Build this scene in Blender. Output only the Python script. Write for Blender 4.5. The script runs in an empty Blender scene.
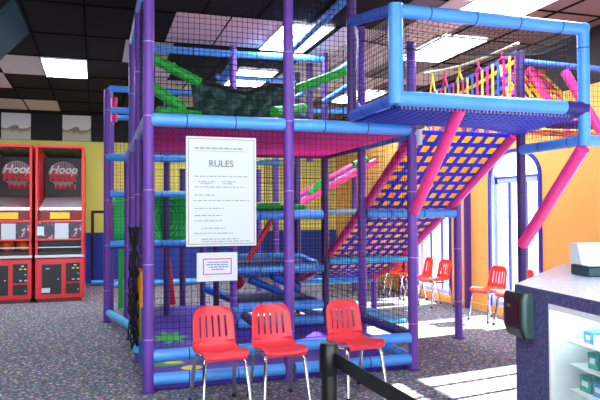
import bpy, math, random
from mathutils import Vector, Matrix
random.seed(7)
C = bpy.context.scene.collection
PI = math.pi

# ------------------------------------------------------------------ materials
def new_mat(name):
    m = bpy.data.materials.new(name); m.use_nodes = True
    nt = m.node_tree
    return m, nt, nt.nodes['Principled BSDF'], nt.nodes, nt.links

def srgb(c):
    return tuple(((x/255)/12.92 if x/255 <= .04045 else ((x/255+.055)/1.055)**2.4) for x in c)

def mat(name, rgb, rough=.5, metal=0, bump=0, bscale=40, vary=0, vscale=6, spec=.5):
    m, nt, b, N, L = new_mat(name)
    c = srgb(rgb)
    b.inputs['Base Color'].default_value = (*c, 1)
    b.inputs['Roughness'].default_value = rough
    b.inputs['Metallic'].default_value = metal
    b.inputs['Specular IOR Level'].default_value = spec
    tc = None
    if bump or vary:
        tc = N.new('ShaderNodeTexCoord')
    if vary:
        n = N.new('ShaderNodeTexNoise'); n.inputs['Scale'].default_value = vscale
        n.inputs['Detail'].default_value = 3
        L.new(tc.outputs['Object'], n.inputs['Vector'])
        r = N.new('ShaderNodeValToRGB')
        r.color_ramp.elements[0].position = .3; r.color_ramp.elements[1].position = .7
        r.color_ramp.elements[0].color = (*[max(0, x*(1-vary)) for x in c], 1)
        r.color_ramp.elements[1].color = (*[min(1, x*(1+vary)) for x in c], 1)
        L.new(n.outputs['Fac'], r.inputs['Fac']); L.new(r.outputs['Color'], b.inputs['Base Color'])
    if bump:
        n = N.new('ShaderNodeTexNoise'); n.inputs['Scale'].default_value = bscale
        L.new(tc.outputs['Object'], n.inputs['Vector'])
        bp = N.new('ShaderNodeBump'); bp.inputs['Strength'].default_value = bump; bp.inputs['Distance'].default_value = .01
        L.new(n.outputs['Fac'], bp.inputs['Height']); L.new(bp.outputs['Normal'], b.inputs['Normal'])
    return m

def emit(name, rgb, s):
    m, nt, b, N, L = new_mat(name)
    b.inputs['Base Color'].default_value = (.9, .9, .9, 1)
    b.inputs['Emission Color'].default_value = (*srgb(rgb), 1)
    b.inputs['Emission Strength'].default_value = s
    return m

def math_node(N, L, op, a, b=None):
    n = N.new('ShaderNodeMath'); n.operation = op
    for i, x in enumerate((a, b)):
        if x is None: continue
        if isinstance(x, (int, float)): n.inputs[i].default_value = x
        else: L.new(x, n.inputs[i])
    return n.outputs[0]

def carpet_mat():
    m, nt, b, N, L = new_mat('confetti_carpet')
    tc = N.new('ShaderNodeTexCoord')
    base = N.new('ShaderNodeTexNoise'); base.inputs['Scale'].default_value = 30; base.inputs['Detail'].default_value = 4
    L.new(tc.outputs['Object'], base.inputs['Vector'])
    r0 = N.new('ShaderNodeValToRGB')
    r0.color_ramp.elements[0].position = .35; r0.color_ramp.elements[0].color = (*srgb((76, 80, 90)), 1)
    r0.color_ramp.elements[1].position = .65; r0.color_ramp.elements[1].color = (*srgb((122, 128, 136)), 1)
    L.new(base.outputs['Fac'], r0.inputs['Fac'])
    last = r0.outputs['Color']
    for sc, th, seed in ((16, .26, 0), (27, .27, 3.3)):
        mp = N.new('ShaderNodeMapping'); mp.inputs['Location'].default_value = (seed, seed*2, 0)
        mp.inputs['Rotation'].default_value = (0, 0, seed)
        L.new(tc.outputs['Object'], mp.inputs['Vector'])
        v = N.new('ShaderNodeTexVoronoi'); v.inputs['Scale'].default_value = sc; v.voronoi_dimensions = '2D'
        L.new(mp.outputs['Vector'], v.inputs['Vector'])
        sep = N.new('ShaderNodeSeparateColor'); L.new(v.outputs['Color'], sep.inputs['Color'])
        cr = N.new('ShaderNodeValToRGB'); cr.color_ramp.interpolation = 'CONSTANT'
        els = cr.color_ramp.elements
        cols = [(205, 120, 165), (150, 190, 180), (215, 210, 205), (130, 120, 190), (190, 180, 120), (200, 140, 190)]
        els[0].color = (*srgb(cols[0]), 1); els[1].position = 1/6; els[1].color = (*srgb(cols[1]), 1)
        for i in range(2, 6):
            e = els.new(i/6); e.color = (*srgb(cols[i]), 1)
        L.new(sep.outputs['Red'], cr.inputs['Fac'])
        near = math_node(N, L, 'LESS_THAN', v.outputs['Distance'], th)
        some = math_node(N, L, 'GREATER_THAN', sep.outputs['Green'], .45)
        f = math_node(N, L, 'MULTIPLY', near, some)
        f = math_node(N, L, 'MULTIPLY', f, .8)
        mx = N.new('ShaderNodeMix'); mx.data_type = 'RGBA'
        L.new(f, mx.inputs[0]); L.new(last, mx.inputs[6]); L.new(cr.outputs['Color'], mx.inputs[7])
        last = mx.outputs[2]
    L.new(last, b.inputs['Base Color'])
    b.inputs['Roughness'].default_value = .95; b.inputs['Specular IOR Level'].default_value = .15
    n2 = N.new('ShaderNodeTexNoise'); n2.inputs['Scale'].default_value = 220
    L.new(tc.outputs['Object'], n2.inputs['Vector'])
    bp = N.new('ShaderNodeBump'); bp.inputs['Strength'].default_value = .4; bp.inputs['Distance'].default_value = .006
    L.new(n2.outputs['Fac'], bp.inputs['Height']); L.new(bp.outputs['Normal'], b.inputs['Normal'])
    return m

def wall_back_mat():
    """yellow upper paint, blue lower paint, black band on top: three paints split by height"""
    m, nt, b, N, L = new_mat('three_band_paint')
    tc = N.new('ShaderNodeTexCoord'); sp = N.new('ShaderNodeSeparateXYZ')
    L.new(tc.outputs['Object'], sp.inputs['Vector'])
    t = math_node(N, L, 'DIVIDE', sp.outputs['Z'], 4)
    cr = N.new('ShaderNodeValToRGB'); cr.color_ramp.interpolation = 'CONSTANT'
    e = cr.color_ramp.elements
    e[0].color = (*srgb((34, 56, 150)), 1)
    e[1].position = 1.09/4; e[1].color = (*srgb((232, 222, 104)), 1)
    k = e.new(3.06/4); k.color = (*srgb((12, 10, 11)), 1)
    L.new(t, cr.inputs['Fac']); L.new(cr.outputs['Color'], b.inputs['Base Color'])
    b.inputs['Roughness'].default_value = .7
    return m

def right_wall_mat():
    m, nt, b, N, L = new_mat('orange_paint_with_dark_band')
    tc = N.new('ShaderNodeTexCoord'); sp = N.new('ShaderNodeSeparateXYZ')
    L.new(tc.outputs['Object'], sp.inputs['Vector'])
    t = math_node(N, L, 'DIVIDE', sp.outputs['Z'], 4)
    cr = N.new('ShaderNodeValToRGB'); cr.color_ramp.interpolation = 'CONSTANT'
    e = cr.color_ramp.elements
    e[0].color = (*srgb((246, 180, 92)), 1); e[1].position = 2.98/4; e[1].color = (*srgb((30, 25, 27)), 1)
    L.new(t, cr.inputs['Fac']); L.new(cr.outputs['Color'], b.inputs['Base Color'])
    b.inputs['Roughness'].default_value = .75
    return m

def weave_mat(name, a, c, scale, rough=.6):
    """woven webbing: two fine crossing bands"""
    m, nt, b, N, L = new_mat(name)
    tc = N.new('ShaderNodeTexCoord')
    w1 = N.new('ShaderNodeTexWave'); w1.bands_direction = 'X'; w1.inputs['Scale'].default_value = scale
    w2 = N.new('ShaderNodeTexWave'); w2.bands_direction = 'Y'; w2.inputs['Scale'].default_value = scale
    for w in (w1, w2):
        w.inputs['Distortion'].default_value = 1.2; w.inputs['Detail'].default_value = 2
        L.new(tc.outputs['Object'], w.inputs['Vector'])
    f = math_node(N, L, 'MAXIMUM', w1.outputs['Fac'], w2.outputs['Fac'])
    cr = N.new('ShaderNodeValToRGB')
    cr.color_ramp.elements[0].position = .45; cr.color_ramp.elements[0].color = (*srgb(a), 1)
    cr.color_ramp.elements[1].position = 1; cr.color_ramp.elements[1].color = (*srgb(c), 1)
    L.new(f, cr.inputs['Fac']); L.new(cr.outputs['Color'], b.inputs['Base Color'])
    b.inputs['Roughness'].default_value = rough
    bp = N.new('ShaderNodeBump'); bp.inputs['Strength'].default_value = .5; bp.inputs['Distance'].default_value = .01
    L.new(f, bp.inputs['Height']); L.new(bp.outputs['Normal'], b.inputs['Normal'])
    return m

def speckle_mat(name, a, c, scale, rough, lo=.45, hi=.62):
    m, nt, b, N, L = new_mat(name)
    tc = N.new('ShaderNodeTexCoord')
    n = N.new('ShaderNodeTexNoise'); n.inputs['Scale'].default_value = scale; n.inputs['Detail'].default_value = 5
    n.inputs['Roughness'].default_value = .7
    L.new(tc.outputs['Object'], n.inputs['Vector'])
    cr = N.new('ShaderNodeValToRGB')
    cr.color_ramp.elements[0].position = lo; cr.color_ramp.elements[0].color = (*srgb(a), 1)
    cr.color_ramp.elements[1].position = hi; cr.color_ramp.elements[1].color = (*srgb(c), 1)
    L.new(n.outputs['Fac'], cr.inputs['Fac']); L.new(cr.outputs['Color'], b.inputs['Base Color'])
    b.inputs['Roughness'].default_value = rough
    return m

def glass_mat(name, tint=(1, 1, 1), mixf=.12):
    m, nt, b, N, L = new_mat(name)
    N.remove(b)
    out = N['Material Output']
    t = N.new('ShaderNodeBsdfTransparent'); t.inputs['Color'].default_value = (*tint, 1)
    g = N.new('ShaderNodeBsdfGlossy'); g.inputs['Roughness'].default_value = .02
    mx = N.new('ShaderNodeMixShader'); mx.inputs['Fac'].default_value = .05
    L.new(t.outputs['BSDF'], mx.inputs[1]); L.new(g.outputs['BSDF'], mx.inputs[2])
    L.new(mx.outputs['Shader'], out.inputs['Surface'])
    return m

def landscape_mat(name, sky, hill, ground, zlo, zhi):
    m, nt, b, N, L = new_mat(name)
    tc = N.new('ShaderNodeTexCoord'); sp = N.new('ShaderNodeSeparateXYZ')
    L.new(tc.outputs['Object'], sp.inputs['Vector'])
    n = N.new('ShaderNodeTexNoise'); n.inputs['Scale'].default_value = 5; L.new(tc.outputs['Object'], n.inputs['Vector'])
    h = math_node(N, L, 'MULTIPLY', n.outputs['Fac'], .35)
    z = math_node(N, L, 'ADD', sp.outputs['Z'], h)
    t = math_node(N, L, 'DIVIDE', math_node(N, L, 'SUBTRACT', z, zlo+.17), zhi-zlo)
    cr = N.new('ShaderNodeValToRGB'); e = cr.color_ramp.elements
    e[0].position = .25; e[0].color = (*srgb(ground), 1); e[1].position = .62; e[1].color = (*srgb(sky), 1)
    k = e.new(.42); k.color = (*srgb(hill), 1); k2 = e.new(.48); k2.color = (*srgb(sky), 1)
    L.new(t, cr.inputs['Fac']); L.new(cr.outputs['Color'], b.inputs['Base Color'])
    b.inputs['Roughness'].default_value = .8
    return m

def translucent(name, rgb, f=.5, bump=0):
    m = mat(name, rgb, .6, bump=bump, bscale=120)
    N, L = m.node_tree.nodes, m.node_tree.links
    t = N.new('ShaderNodeBsdfTranslucent'); t.inputs['Color'].default_value = (*srgb(rgb), 1)
    mx = N.new('ShaderNodeMixShader'); mx.inputs['Fac'].default_value = f
    L.new(N['Principled BSDF'].outputs['BSDF'], mx.inputs[1]); L.new(t.outputs['BSDF'], mx.inputs[2])
    L.new(mx.outputs['Shader'], N['Material Output'].inputs['Surface'])
    return m
def add_translucency(m, f):
    N, L = m.node_tree.nodes, m.node_tree.links
    b = N['Principled BSDF']
    t = N.new('ShaderNodeBsdfTranslucent')
    lk = b.inputs['Base Color'].links
    if lk: L.new(lk[0].from_socket, t.inputs['Color'])
    else: t.inputs['Color'].default_value = b.inputs['Base Color'].default_value
    mx = N.new('ShaderNodeMixShader'); mx.inputs['Fac'].default_value = f
    L.new(b.outputs['BSDF'], mx.inputs[1]); L.new(t.outputs['BSDF'], mx.inputs[2])
    L.new(mx.outputs['Shader'], N['Material Output'].inputs['Surface'])
    return m

M = dict(
    post=mat('purple_foam', (104, 58, 158), .45, bump=.15, bscale=18, vary=.12, vscale=3),
    post_dark=mat('dark_plum_foam', (66, 36, 104), .5, bump=.15, bscale=18),
    blue=mat('sky_blue_foam', (84, 162, 244), .32, bump=.15, bscale=14, vary=.1, vscale=3),
    cyan=mat('pale_cyan_foam', (70, 186, 235), .4),
    navy=mat('navy_foam', (46, 34, 120), .5, bump=.15, bscale=14),
    pink=mat('hot_pink_foam', (248, 62, 146), .35, bump=.15, bscale=14, vary=.08, vscale=3),
    green=mat('bright_green_foam', (22, 166, 48), .5, bump=.3, bscale=60, vary=.2, vscale=20),
    greenpad=weave_mat('green_netting_pad', (14, 132, 54), (36, 200, 92), 14),
    redfoam=mat('red_foam', (214, 32, 62), .45),
    net=mat('black_net_cord', (14, 13, 18), .8, spec=.2),
    netpurple=mat('purple_net_cord', (70, 50, 150), .7),
    netblue=add_translucency(weave_mat('blue_webbing_mat', (34, 46, 150), (96, 116, 226), 5), .4),
    tie=mat('black_tie', (20, 20, 40), .6),
    seam=mat('lilac_seam', (172, 140, 214), .5),
    cap=mat('white_clamp', (205, 212, 222), .35),
    magenta=add_translucency(weave_mat('magenta_deck_webbing', (206, 38, 142), (240, 110, 186), 9), .5),
    mat_purple=mat('purple_vinyl_mat', (66, 26, 156), .6, vary=.12, vscale=4),
    deck_dark=mat('dark_blue_vinyl', (34, 40, 130), .6, vary=.2, vscale=5),
    bluepad=mat('royal_blue_vinyl', (30, 90, 200), .4),
    yellow=translucent('yellow_webbing', (255, 200, 56), .62),
    lemon=mat('lemon_webbing', (240, 214, 70), .6),
    bluestrap=translucent('blue_webbing', (66, 70, 226), .5, .3),
    skystrap=mat('light_blue_webbing', (70, 110, 220), .6),
    pinkstrap=mat('pink_webbing', (230, 50, 120), .6),
    rope=mat('pale_rope', (196, 190, 160), .9),
    tarp=mat('dark_green_netting_cloth', (24, 62, 56), .55, vary=.7, vscale=7),
    chair=mat('red_plastic', (232, 58, 70), .38, bump=.05, bscale=200),
    chair_o=mat('orange_red_plastic', (236, 62, 40), .38),
    chrome=mat('chrome', (225, 228, 232), .15, 1),
    steel=mat('brushed_steel', (170, 172, 178), .35, 1),
    black=mat('black_plastic', (16, 16, 18), .35),
    black_matte=mat('black_matte', (20, 18, 20), .85),
    rubber=mat('black_rubber', (18, 18, 18), .8),
    white=mat('white_paint', (236, 236, 236), .5),
    paper=mat('white_board', (206, 212, 220), .6),
    ink=mat('grey_ink', (150, 152, 158), .7),
    ink_dark=mat('dark_grey_ink', (132, 124, 130), .7),
    gold=mat('gold_line', (150, 128, 74), .5),
    redink=mat('red_ink', (206, 60, 70), .7),
    blueink=mat('blue_ink', (70, 84, 150), .7),
    orange_wall=right_wall_mat(),
    purple_trim=mat('purple_trim_paint', (74, 34, 130), .5),
    win_blue=mat('blue_window_casing', (44, 50, 176), .45),
    win_white=mat('white_window_frame', (176, 198, 230), .4),
    ceil=mat('black_ceiling_tile', (25, 20, 21), .9, bump=.3, bscale=60, spec=.2),
    ceil_grey=mat('grey_ceiling_tile', (124, 112, 108), .9, bump=.3, bscale=60),
    ceil_pale=mat('pale_ceiling_tile', (216, 206, 192), .9, bump=.3, bscale=60),
    grid=mat('black_ceiling_grid', (16, 14, 15), .95, spec=.05),
    lamp=emit('ceiling_lamp_diffuser', (236, 246, 255), 14),
    red=mat('red_cabinet_paint', (226, 16, 40), .3),
    red_deep=mat('dark_red_panel', (120, 14, 26), .4),
    mach_black=mat('black_cabinet_panel', (14, 13, 17), .4),
    board=mat('dark_backboard', (10, 20, 22), .45),
    logo_grey=mat('logo_grey', (150, 140, 146), .6),
    logo_red=mat('logo_red', (206, 24, 48), .5),
    logo_white=mat('logo_white', (236, 232, 232), .5),
    ramp_white=mat('ball_ramp_white', (196, 226, 240), .3),
    label_yellow=mat('yellow_label', (244, 226, 60), .5),
    ball=mat('orange_basketball', (226, 96, 22), .6, bump=.4, bscale=200),
    panel_art=speckle_mat('control_panel_art', (20, 20, 50), (232, 140, 170), 7, .3, .54, .58),
    counter=speckle_mat('blue_speckled_laminate', (58, 62, 112), (104, 104, 148), 60, .45),
    counter_top=speckle_mat('grey_speckled_counter_top', (176, 184, 206), (220, 226, 238), 50, .3),
    case=mat('white_case_lining', (240, 246, 246), .5),
    mach_fill=emit('machine_fill_glow', (235, 248, 255), 9),  # glow added to brighten the inside of the machines
    case_lamp=emit('case_lamp', (225, 255, 250), 5),
    glass=glass_mat('clear_glass'),
    disp_black=mat('black_dispenser_shell', (22, 16, 24), .3),
    disp_green=mat('grey_green_dispenser_side', (74, 104, 100), .3),
    teal=mat('dark_teal_plastic', (26, 66, 78), .35),
    teal_pack=mat('teal_package', (60, 170, 150), .4, vary=.5, vscale=30),
    cream_pack=mat('cream_package', (232, 214, 196), .4, vary=.3, vscale=30),
    blue_pack=mat('blue_package', (80, 160, 210), .4, vary=.4, vscale=30),
    screen=mat('dark_teal_screen', (34, 58, 64), .25),
    carpet=carpet_mat(), wall_back=wall_back_mat(),
    dark_wall=mat('dark_wall_paint', (44, 36, 44), .8),
    art_a=landscape_mat('faded_landscape', (236, 240, 240), (150, 116, 84), (200, 206, 190), 0, .57),
    art_b=landscape_mat('faded_landscape_two', (240, 234, 224), (140, 120, 80), (204, 196, 172), 0, .57),
    chute=mat('grey_blue_chute', (120, 150, 176), .35),
)

# ------------------------------------------------------------------ mesh builder
class MB:
    def __init__(s): s.v = []; s.f = []; s.mi = []; s.sm = []; s.slots = []; s.X = None
    def slot(s, m):
        m = M[m] if isinstance(m, str) else m
        if m not in s.slots: s.slots.append(m)
        return s.slots.index(m)
    def add(s, vs, fs, m, smooth=False):
        k = s.slot(m); o = len(s.v)
        for p in vs:
            p = Vector(p)
            s.v.append(s.X @ p if s.X else p)
        for f in fs:
            s.f.append([o+i for i in f]); s.mi.append(k); s.sm.append(smooth)
        return s
    def box(s, lo, hi, m, b=0):
        x0, y0, z0 = lo; x1, y1, z1 = hi
        if b:
            return s.rbox(lo, hi, m, b)
        vs = [(x0, y0, z0), (x1, y0, z0), (x1, y1, z0), (x0, y1, z0), (x0, y0, z1), (x1, y0, z1), (x1, y1, z1), (x0, y1, z1)]
        return s.add(vs, [(0, 3, 2, 1), (4, 5, 6, 7), (0, 1, 5, 4), (1, 2, 6, 5), (2, 3, 7, 6), (3, 0, 4, 7)], m)
    def rbox(s, lo, hi, m, b):
        import bmesh
        bm = bmesh.new()
        c = [(lo[i]+hi[i])/2 for i in range(3)]; d = [hi[i]-lo[i] for i in range(3)]
        bmesh.ops.create_cube(bm, size=1, matrix=Matrix.Translation(c) @ Matrix.Diagonal((*d, 1)))
        bmesh.ops.bevel(bm, geom=bm.edges[:], offset=b, segments=2, profile=.5, affect='EDGES')
        bm.verts.index_update()
        s.add([v.co.copy() for v in bm.verts], [[v.index for v in f.verts] for f in bm.faces], m, False)
        bm.free(); return s
    def tube(s, pts, r, m, n=10, cap=True, seams=None, seam_m='tie', rs=None, smooth=True, ext=1.05, sw=.006):
        pts = [Vector(p) for p in pts]
        rings = []
        t0 = (pts[1]-pts[0]).normalized()
        ref = Vector((0, 0, 1)) if abs(t0.z) < .9 else Vector((1, 0, 0))
        a = (ref - t0*ref.dot(t0)).normalized()
        vs = []
        for i, p in enumerate(pts):
            t = (pts[min(i+1, len(pts)-1)] - pts[max(i-1, 0)]).normalized()
            a = (a - t*a.dot(t)).normalized(); b = t.cross(a)
            rr = rs[i] if rs else r
            for k in range(n):
                th = 2*PI*k/n
                vs.append(p + (a*math.cos(th)+b*math.sin(th))*rr)
        fs = []
        for i in range(len(pts)-1):
            for k in range(n):
                k2 = (k+1) % n
                fs.append((i*n+k, i*n+k2, (i+1)*n+k2, (i+1)*n+k))
        s.add(vs, fs, m, smooth)
        if cap:
            l = (len(pts)-1)*n
            s.add(vs[:n], [tuple(range(n-1, -1, -1))], m); s.add(vs[l:], [tuple(range(n))], m)
        if seams and len(pts) == 2:
            d = pts[1]-pts[0]; L = d.length; u = d/L
            x = seams*.7
            while x < L-.05:
                c = pts[0]+u*x
                s.tube([c-u*sw, c+u*sw], r*ext, seam_m, n=n, cap=True)
                x += seams
        return s
    def cord(s, pts, r, m='net'):
        return s.tube(pts, r, m, n=3, cap=False, smooth=False)
    def net(s, P, nu, nv, r=.0022, seg=6, m='net'):
        for i in range(nu+1):
            s.cord([P(i/nu, j/seg) for j in range(seg+1)], r, m)
        for j in range(nv+1):
            s.cord([P(i/seg, j/nv) for i in range(seg+1)], r, m)
        return s
    def lathe(s, prof, m, n=24, c=(0, 0, 0)):
        vs = []; fs = []
        for r, z in prof:
            for k in range(n):
                th = 2*PI*k/n; vs.append((c[0]+r*math.cos(th), c[1]+r*math.sin(th), c[2]+z))
        for i in range(len(prof)-1):
            for k in range(n):
                k2 = (k+1) % n; fs.append((i*n+k, i*n+k2, (i+1)*n+k2, (i+1)*n+k))
        return s.add(vs, fs, m, True)
    def surf(s, P, nu, nv, m, smooth=True, keep=None):
        vs = [P(i/nu, j/nv) for j in range(nv+1) for i in range(nu+1)]
        fs = [(j*(nu+1)+i, j*(nu+1)+i+1, (j+1)*(nu+1)+i+1, (j+1)*(nu+1)+i)
              for j in range(nv) for i in range(nu) if keep is None or keep(i, j)]
        return s.add(vs, fs, m, smooth)
    def strap(s, pts, w, side, m, t=.004):
        """flat webbing strap along pts; side = unit vector across"""
        side = Vector(side).normalized()
        pts = [Vector(p) for p in pts]
        vs = []; n = len(pts)
        for i, p in enumerate(pts):
            tg = (pts[min(i+1, n-1)]-pts[max(i-1, 0)]).normalized(); nm = tg.cross(side).normalized()
            vs += [p-side*w/2-nm*t/2, p+side*w/2-nm*t/2, p+side*w/2+nm*t/2, p-side*w/2+nm*t/2]
        fs = []
        for i in range(n-1):
            for k in range(4):
                k2 = (k+1) % 4; fs.append((i*4+k, i*4+k2, i*4+4+k2, i*4+4+k))
        fs += [(3, 2, 1, 0), tuple(range(4*n-4, 4*n))]
        return s.add(vs, fs, m)
    def sphere(s, c, r, m, n=16):
        vs = []; fs = []
        h = n//2
        for j in range(h+1):
            ph = PI*j/h
            for k in range(n):
                th = 2*PI*k/n
                vs.append((c[0]+r*math.sin(ph)*math.cos(th), c[1]+r*math.sin(ph)*math.sin(th), c[2]+r*math.cos(ph)))
        for j in range(h):
            for k in range(n):
                k2 = (k+1) % n; fs.append((j*n+k, (j+1)*n+k, (j+1)*n+k2, j*n+k2))
        return s.add(vs, fs, m, True)
    def prism(s, poly, z0, z1, m):
        n = len(poly)
        vs = [(x, y, z0) for x, y in poly]+[(x, y, z1) for x, y in poly]
        fs = [tuple(range(n-1, -1, -1)), tuple(range(n, 2*n))]+[(i, (i+1) % n, n+(i+1) % n, n+i) for i in range(n)]
        return s.add(vs, fs, m)
    def text(s, body, size, origin, xdir, ydir, m, depth=.002, align='CENTER', shear=0, bold=0):
        cu = bpy.data.curves.new('lettering', 'FONT'); cu.body = body; cu.size = size; cu.align_x = align
        cu.extrude = depth; cu.shear = shear; cu.offset = bold
        o = bpy.data.objects.new('lettering', cu); C.objects.link(o)
        bpy.context.view_layer.update()
        me = bpy.data.meshes.new_from_object(o.evaluated_get(bpy.context.evaluated_depsgraph_get()))
        x = Vector(xdir).normalized(); y = Vector(ydir).normalized(); z = x.cross(y); og = Vector(origin)
        s.add([og+x*v.co.x+y*v.co.y+z*v.co.z for v in me.vertices], [tuple(p.vertices) for p in me.polygons], m)
        bpy.data.objects.remove(o); bpy.data.curves.remove(cu); bpy.data.meshes.remove(me)
        return s
    def build(s, name, parent=None, solid=0, sub=0):
        off = Vector((0, 0, 0)); p = parent
        while p is not None: off += p.location; p = p.parent
        me = bpy.data.meshes.new(name)
        me.from_pydata([tuple(v-off) for v in s.v], [], s.f)
        for m in s.slots: me.materials.append(m)
        me.polygons.foreach_set('material_index', s.mi)
        me.polygons.foreach_set('use_smooth', s.sm)
        me.update()
        o = bpy.data.objects.new(name, me); C.objects.link(o)
        if parent is not None: o.parent = parent
        if sub:
            md = o.modifiers.new('sub', 'SUBSURF'); md.levels = sub; md.render_levels = sub
        if solid:
            md = o.modifiers.new('solid', 'SOLIDIFY'); md.thickness = solid; md.offset = 0
        return o

def tag(o, label, cat, group=None, kind=None):
    if label: o['label'] = label
    if cat: o['category'] = cat
    if group: o['group'] = group
    if kind: o['kind'] = kind
    return o
def thing(name, loc, label, cat, group=None):
    o = bpy.data.objects.new(name, None); C.objects.link(o); o.location = loc
    o.empty_display_size = .1
    return tag(o, label, cat, group)
def structure(o):
    o['kind'] = 'structure'; return o
def copy_tree(o, parent=None):
    c = o.copy(); C.objects.link(c)
    if parent is not None: c.parent = parent
    for ch in list(o.children): copy_tree(ch, c)
    return c

# ------------------------------------------------------------------ room shell
CEIL = 3.65; WX = 5.15; BY = 9.2; LX = -6.0; FY = -9.0
structure(MB().box((LX, FY, -.1), (WX+.25, BY+.2, 0), 'carpet').build('floor'))
structure(MB().box((LX, BY, 0), (WX+.25, BY+.2, CEIL+.1), 'wall_back').build('wall_back'))
structure(MB().box((LX-.2, FY, 0), (LX, BY+.2, CEIL+.1), 'dark_wall').build('wall_left'))

WINS = [(-2.3, 1.08), (-.32, 1.08), (2.18, 1.08), (4.45, 1.08)]
def arch_z(t):   # t in -1..1
    return 1.99+.33*math.sqrt(max(0, 1-t*t))
SILL = .12
w = MB()
def wall_face(mb, x, m):
    ys = []
    cur = FY
    for yc, wd in WINS:
        a, b_ = yc-wd/2, yc+wd/2
        mb.add([(x, cur, 0), (x, a, 0), (x, a, CEIL+.1), (x, cur, CEIL+.1)], [(0, 1, 2, 3)], m)
        n = 16
        for i in range(n):
            t0, t1 = -1+2*i/n, -1+2*(i+1)/n
            y0, y1 = yc+t0*wd/2, yc+t1*wd/2
            mb.add([(x, y0, arch_z(t0)), (x, y1, arch_z(t1)), (x, y1, CEIL+.1), (x, y0, CEIL+.1)], [(0, 1, 2, 3)], m)
        mb.add([(x, a, 0), (x, b_, 0), (x, b_, SILL), (x, a, SILL)], [(0, 1, 2, 3)], m)
        cur = b_
    mb.add([(x, cur, 0), (x, BY+.2, 0), (x, BY+.2, CEIL+.1), (x, cur, CEIL+.1)], [(0, 1, 2, 3)], m)
wall_face(w, WX, 'orange_wall'); wall_face(w, WX+.25, 'orange_wall')
for yc, wd in WINS:      # reveals
    pts = [(yc-wd/2, SILL)]+[(yc+(-1+2*i/16)*wd/2, arch_z(-1+2*i/16)) for i in range(17)]+[(yc+wd/2, SILL)]
    for i in range(len(pts)):
        p, q = pts[i], pts[(i+1) % len(pts)]
        w.add([(WX, *p), (WX, *q), (WX+.25, *q), (WX+.25, *p)], [(0, 1, 2, 3)], 'win_white')
structure(w.build('wall_right'))

def window(n, yc, wd):
    fr = MB()
    x0 = WX+.06
    # casing band of blue round the opening on the room side
    pts = [(yc-wd/2, SILL)]+[(yc+math.sin(-PI/2+PI*i/24)*wd/2, 1.99+.33*math.cos(-PI/2+PI*i/24)) for i in range(25)]+[(yc+wd/2, SILL)]
    cw = .05
    for i in range(len(pts)-1):
        (ya, za), (yb, zb) = pts[i], pts[i+1]
        d = Vector((yb-ya, zb-za)); nn = Vector((-d.y, d.x)).normalized()*cw
        v = []
        for x in (WX-.03, WX-.001):
            v += [(x, ya, za), (x, yb, zb), (x, yb+nn.x, zb+nn.y), (x, ya+nn.x, za+nn.y)]
        fr.add(v, [(3, 2, 1, 0), (4, 5, 6, 7), (0, 1, 5, 4), (2, 3, 7, 6), (0, 4, 7, 3), (1, 2, 6, 5)], 'win_blue')
    case = structure(fr.build(f'window_{n}'))
    f2 = MB()
    for y in (-wd/2+.03, wd/2-.03):
        f2.box((x0, yc+y-.03, SILL), (x0+.06, yc+y+.03, 2.02), 'win_white')
    f2.box((x0, yc-wd/2, SILL), (x0+.06, yc+wd/2, SILL+.07), 'win_white')
    f2.box((x0, yc-wd/2, 1.9), (x0+.06, yc+wd/2, 1.98), 'win_white')
    for y in (-.17, .2):
        f2.box((x0, yc+y-.013, SILL), (x0+.03, yc+y+.013, 1.92), 'win_blue')
        f2.box((x0-.002, yc+y+.013, SILL), (x0+.03, yc+y+.03, 1.92), 'win_white')
    f2.box((x0, yc-.02, 1.95), (x0+.05, yc+.02, 2.3), 'win_white')
    f2.box((x0-.01, yc-wd/2, 1.975), (x0+.03, yc+wd/2, 1.995), 'win_blue')
    f2.build('window_frame', case)
    MB().box((x0+.02, yc-wd/2, SILL), (x0+.026, yc+wd/2, 2.3), 'glass').build('pane', case)
for i, (yc, wd) in enumerate(WINS): window(i+1, yc, wd)
for i, y in enumerate((-1.2, 1.0, 3.32, 5.6)):
    if y == 1.0: continue
    structure(MB().box((WX-.07, y-.045, 0), (WX-.001, y+.045, CEIL-.02), 'purple_trim').build(f'trim_{i+1}'))
structure(MB().box((WX-.025, FY+.02, 0), (WX-.001, BY-.01, .1), 'orange_wall').build('baseboard_right'))

# ceiling with tile grid
c = MB().box((LX, FY, CEIL), (2.68, BY+.2, CEIL+.1), 'ceil').box((2.68, FY, CEIL), (WX+.25, BY+.2, CEIL+.1), 'ceil_grey')
structure(c.build('ceiling'))
g = MB()
x = -1.15-.61*8
while x < WX:
    if x > LX: g.box((x-.012, FY, CEIL-.012), (x+.012, BY, CEIL-.0005), 'grid')
    x += .61
for k in range(-9, 5):
    y = 3.93+1.22*k
    g.box((LX, y-.012, CEIL-.012), (WX, y+.012, CEIL-.0005), 'grid')
structure(g.build('trim_9'))

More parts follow.
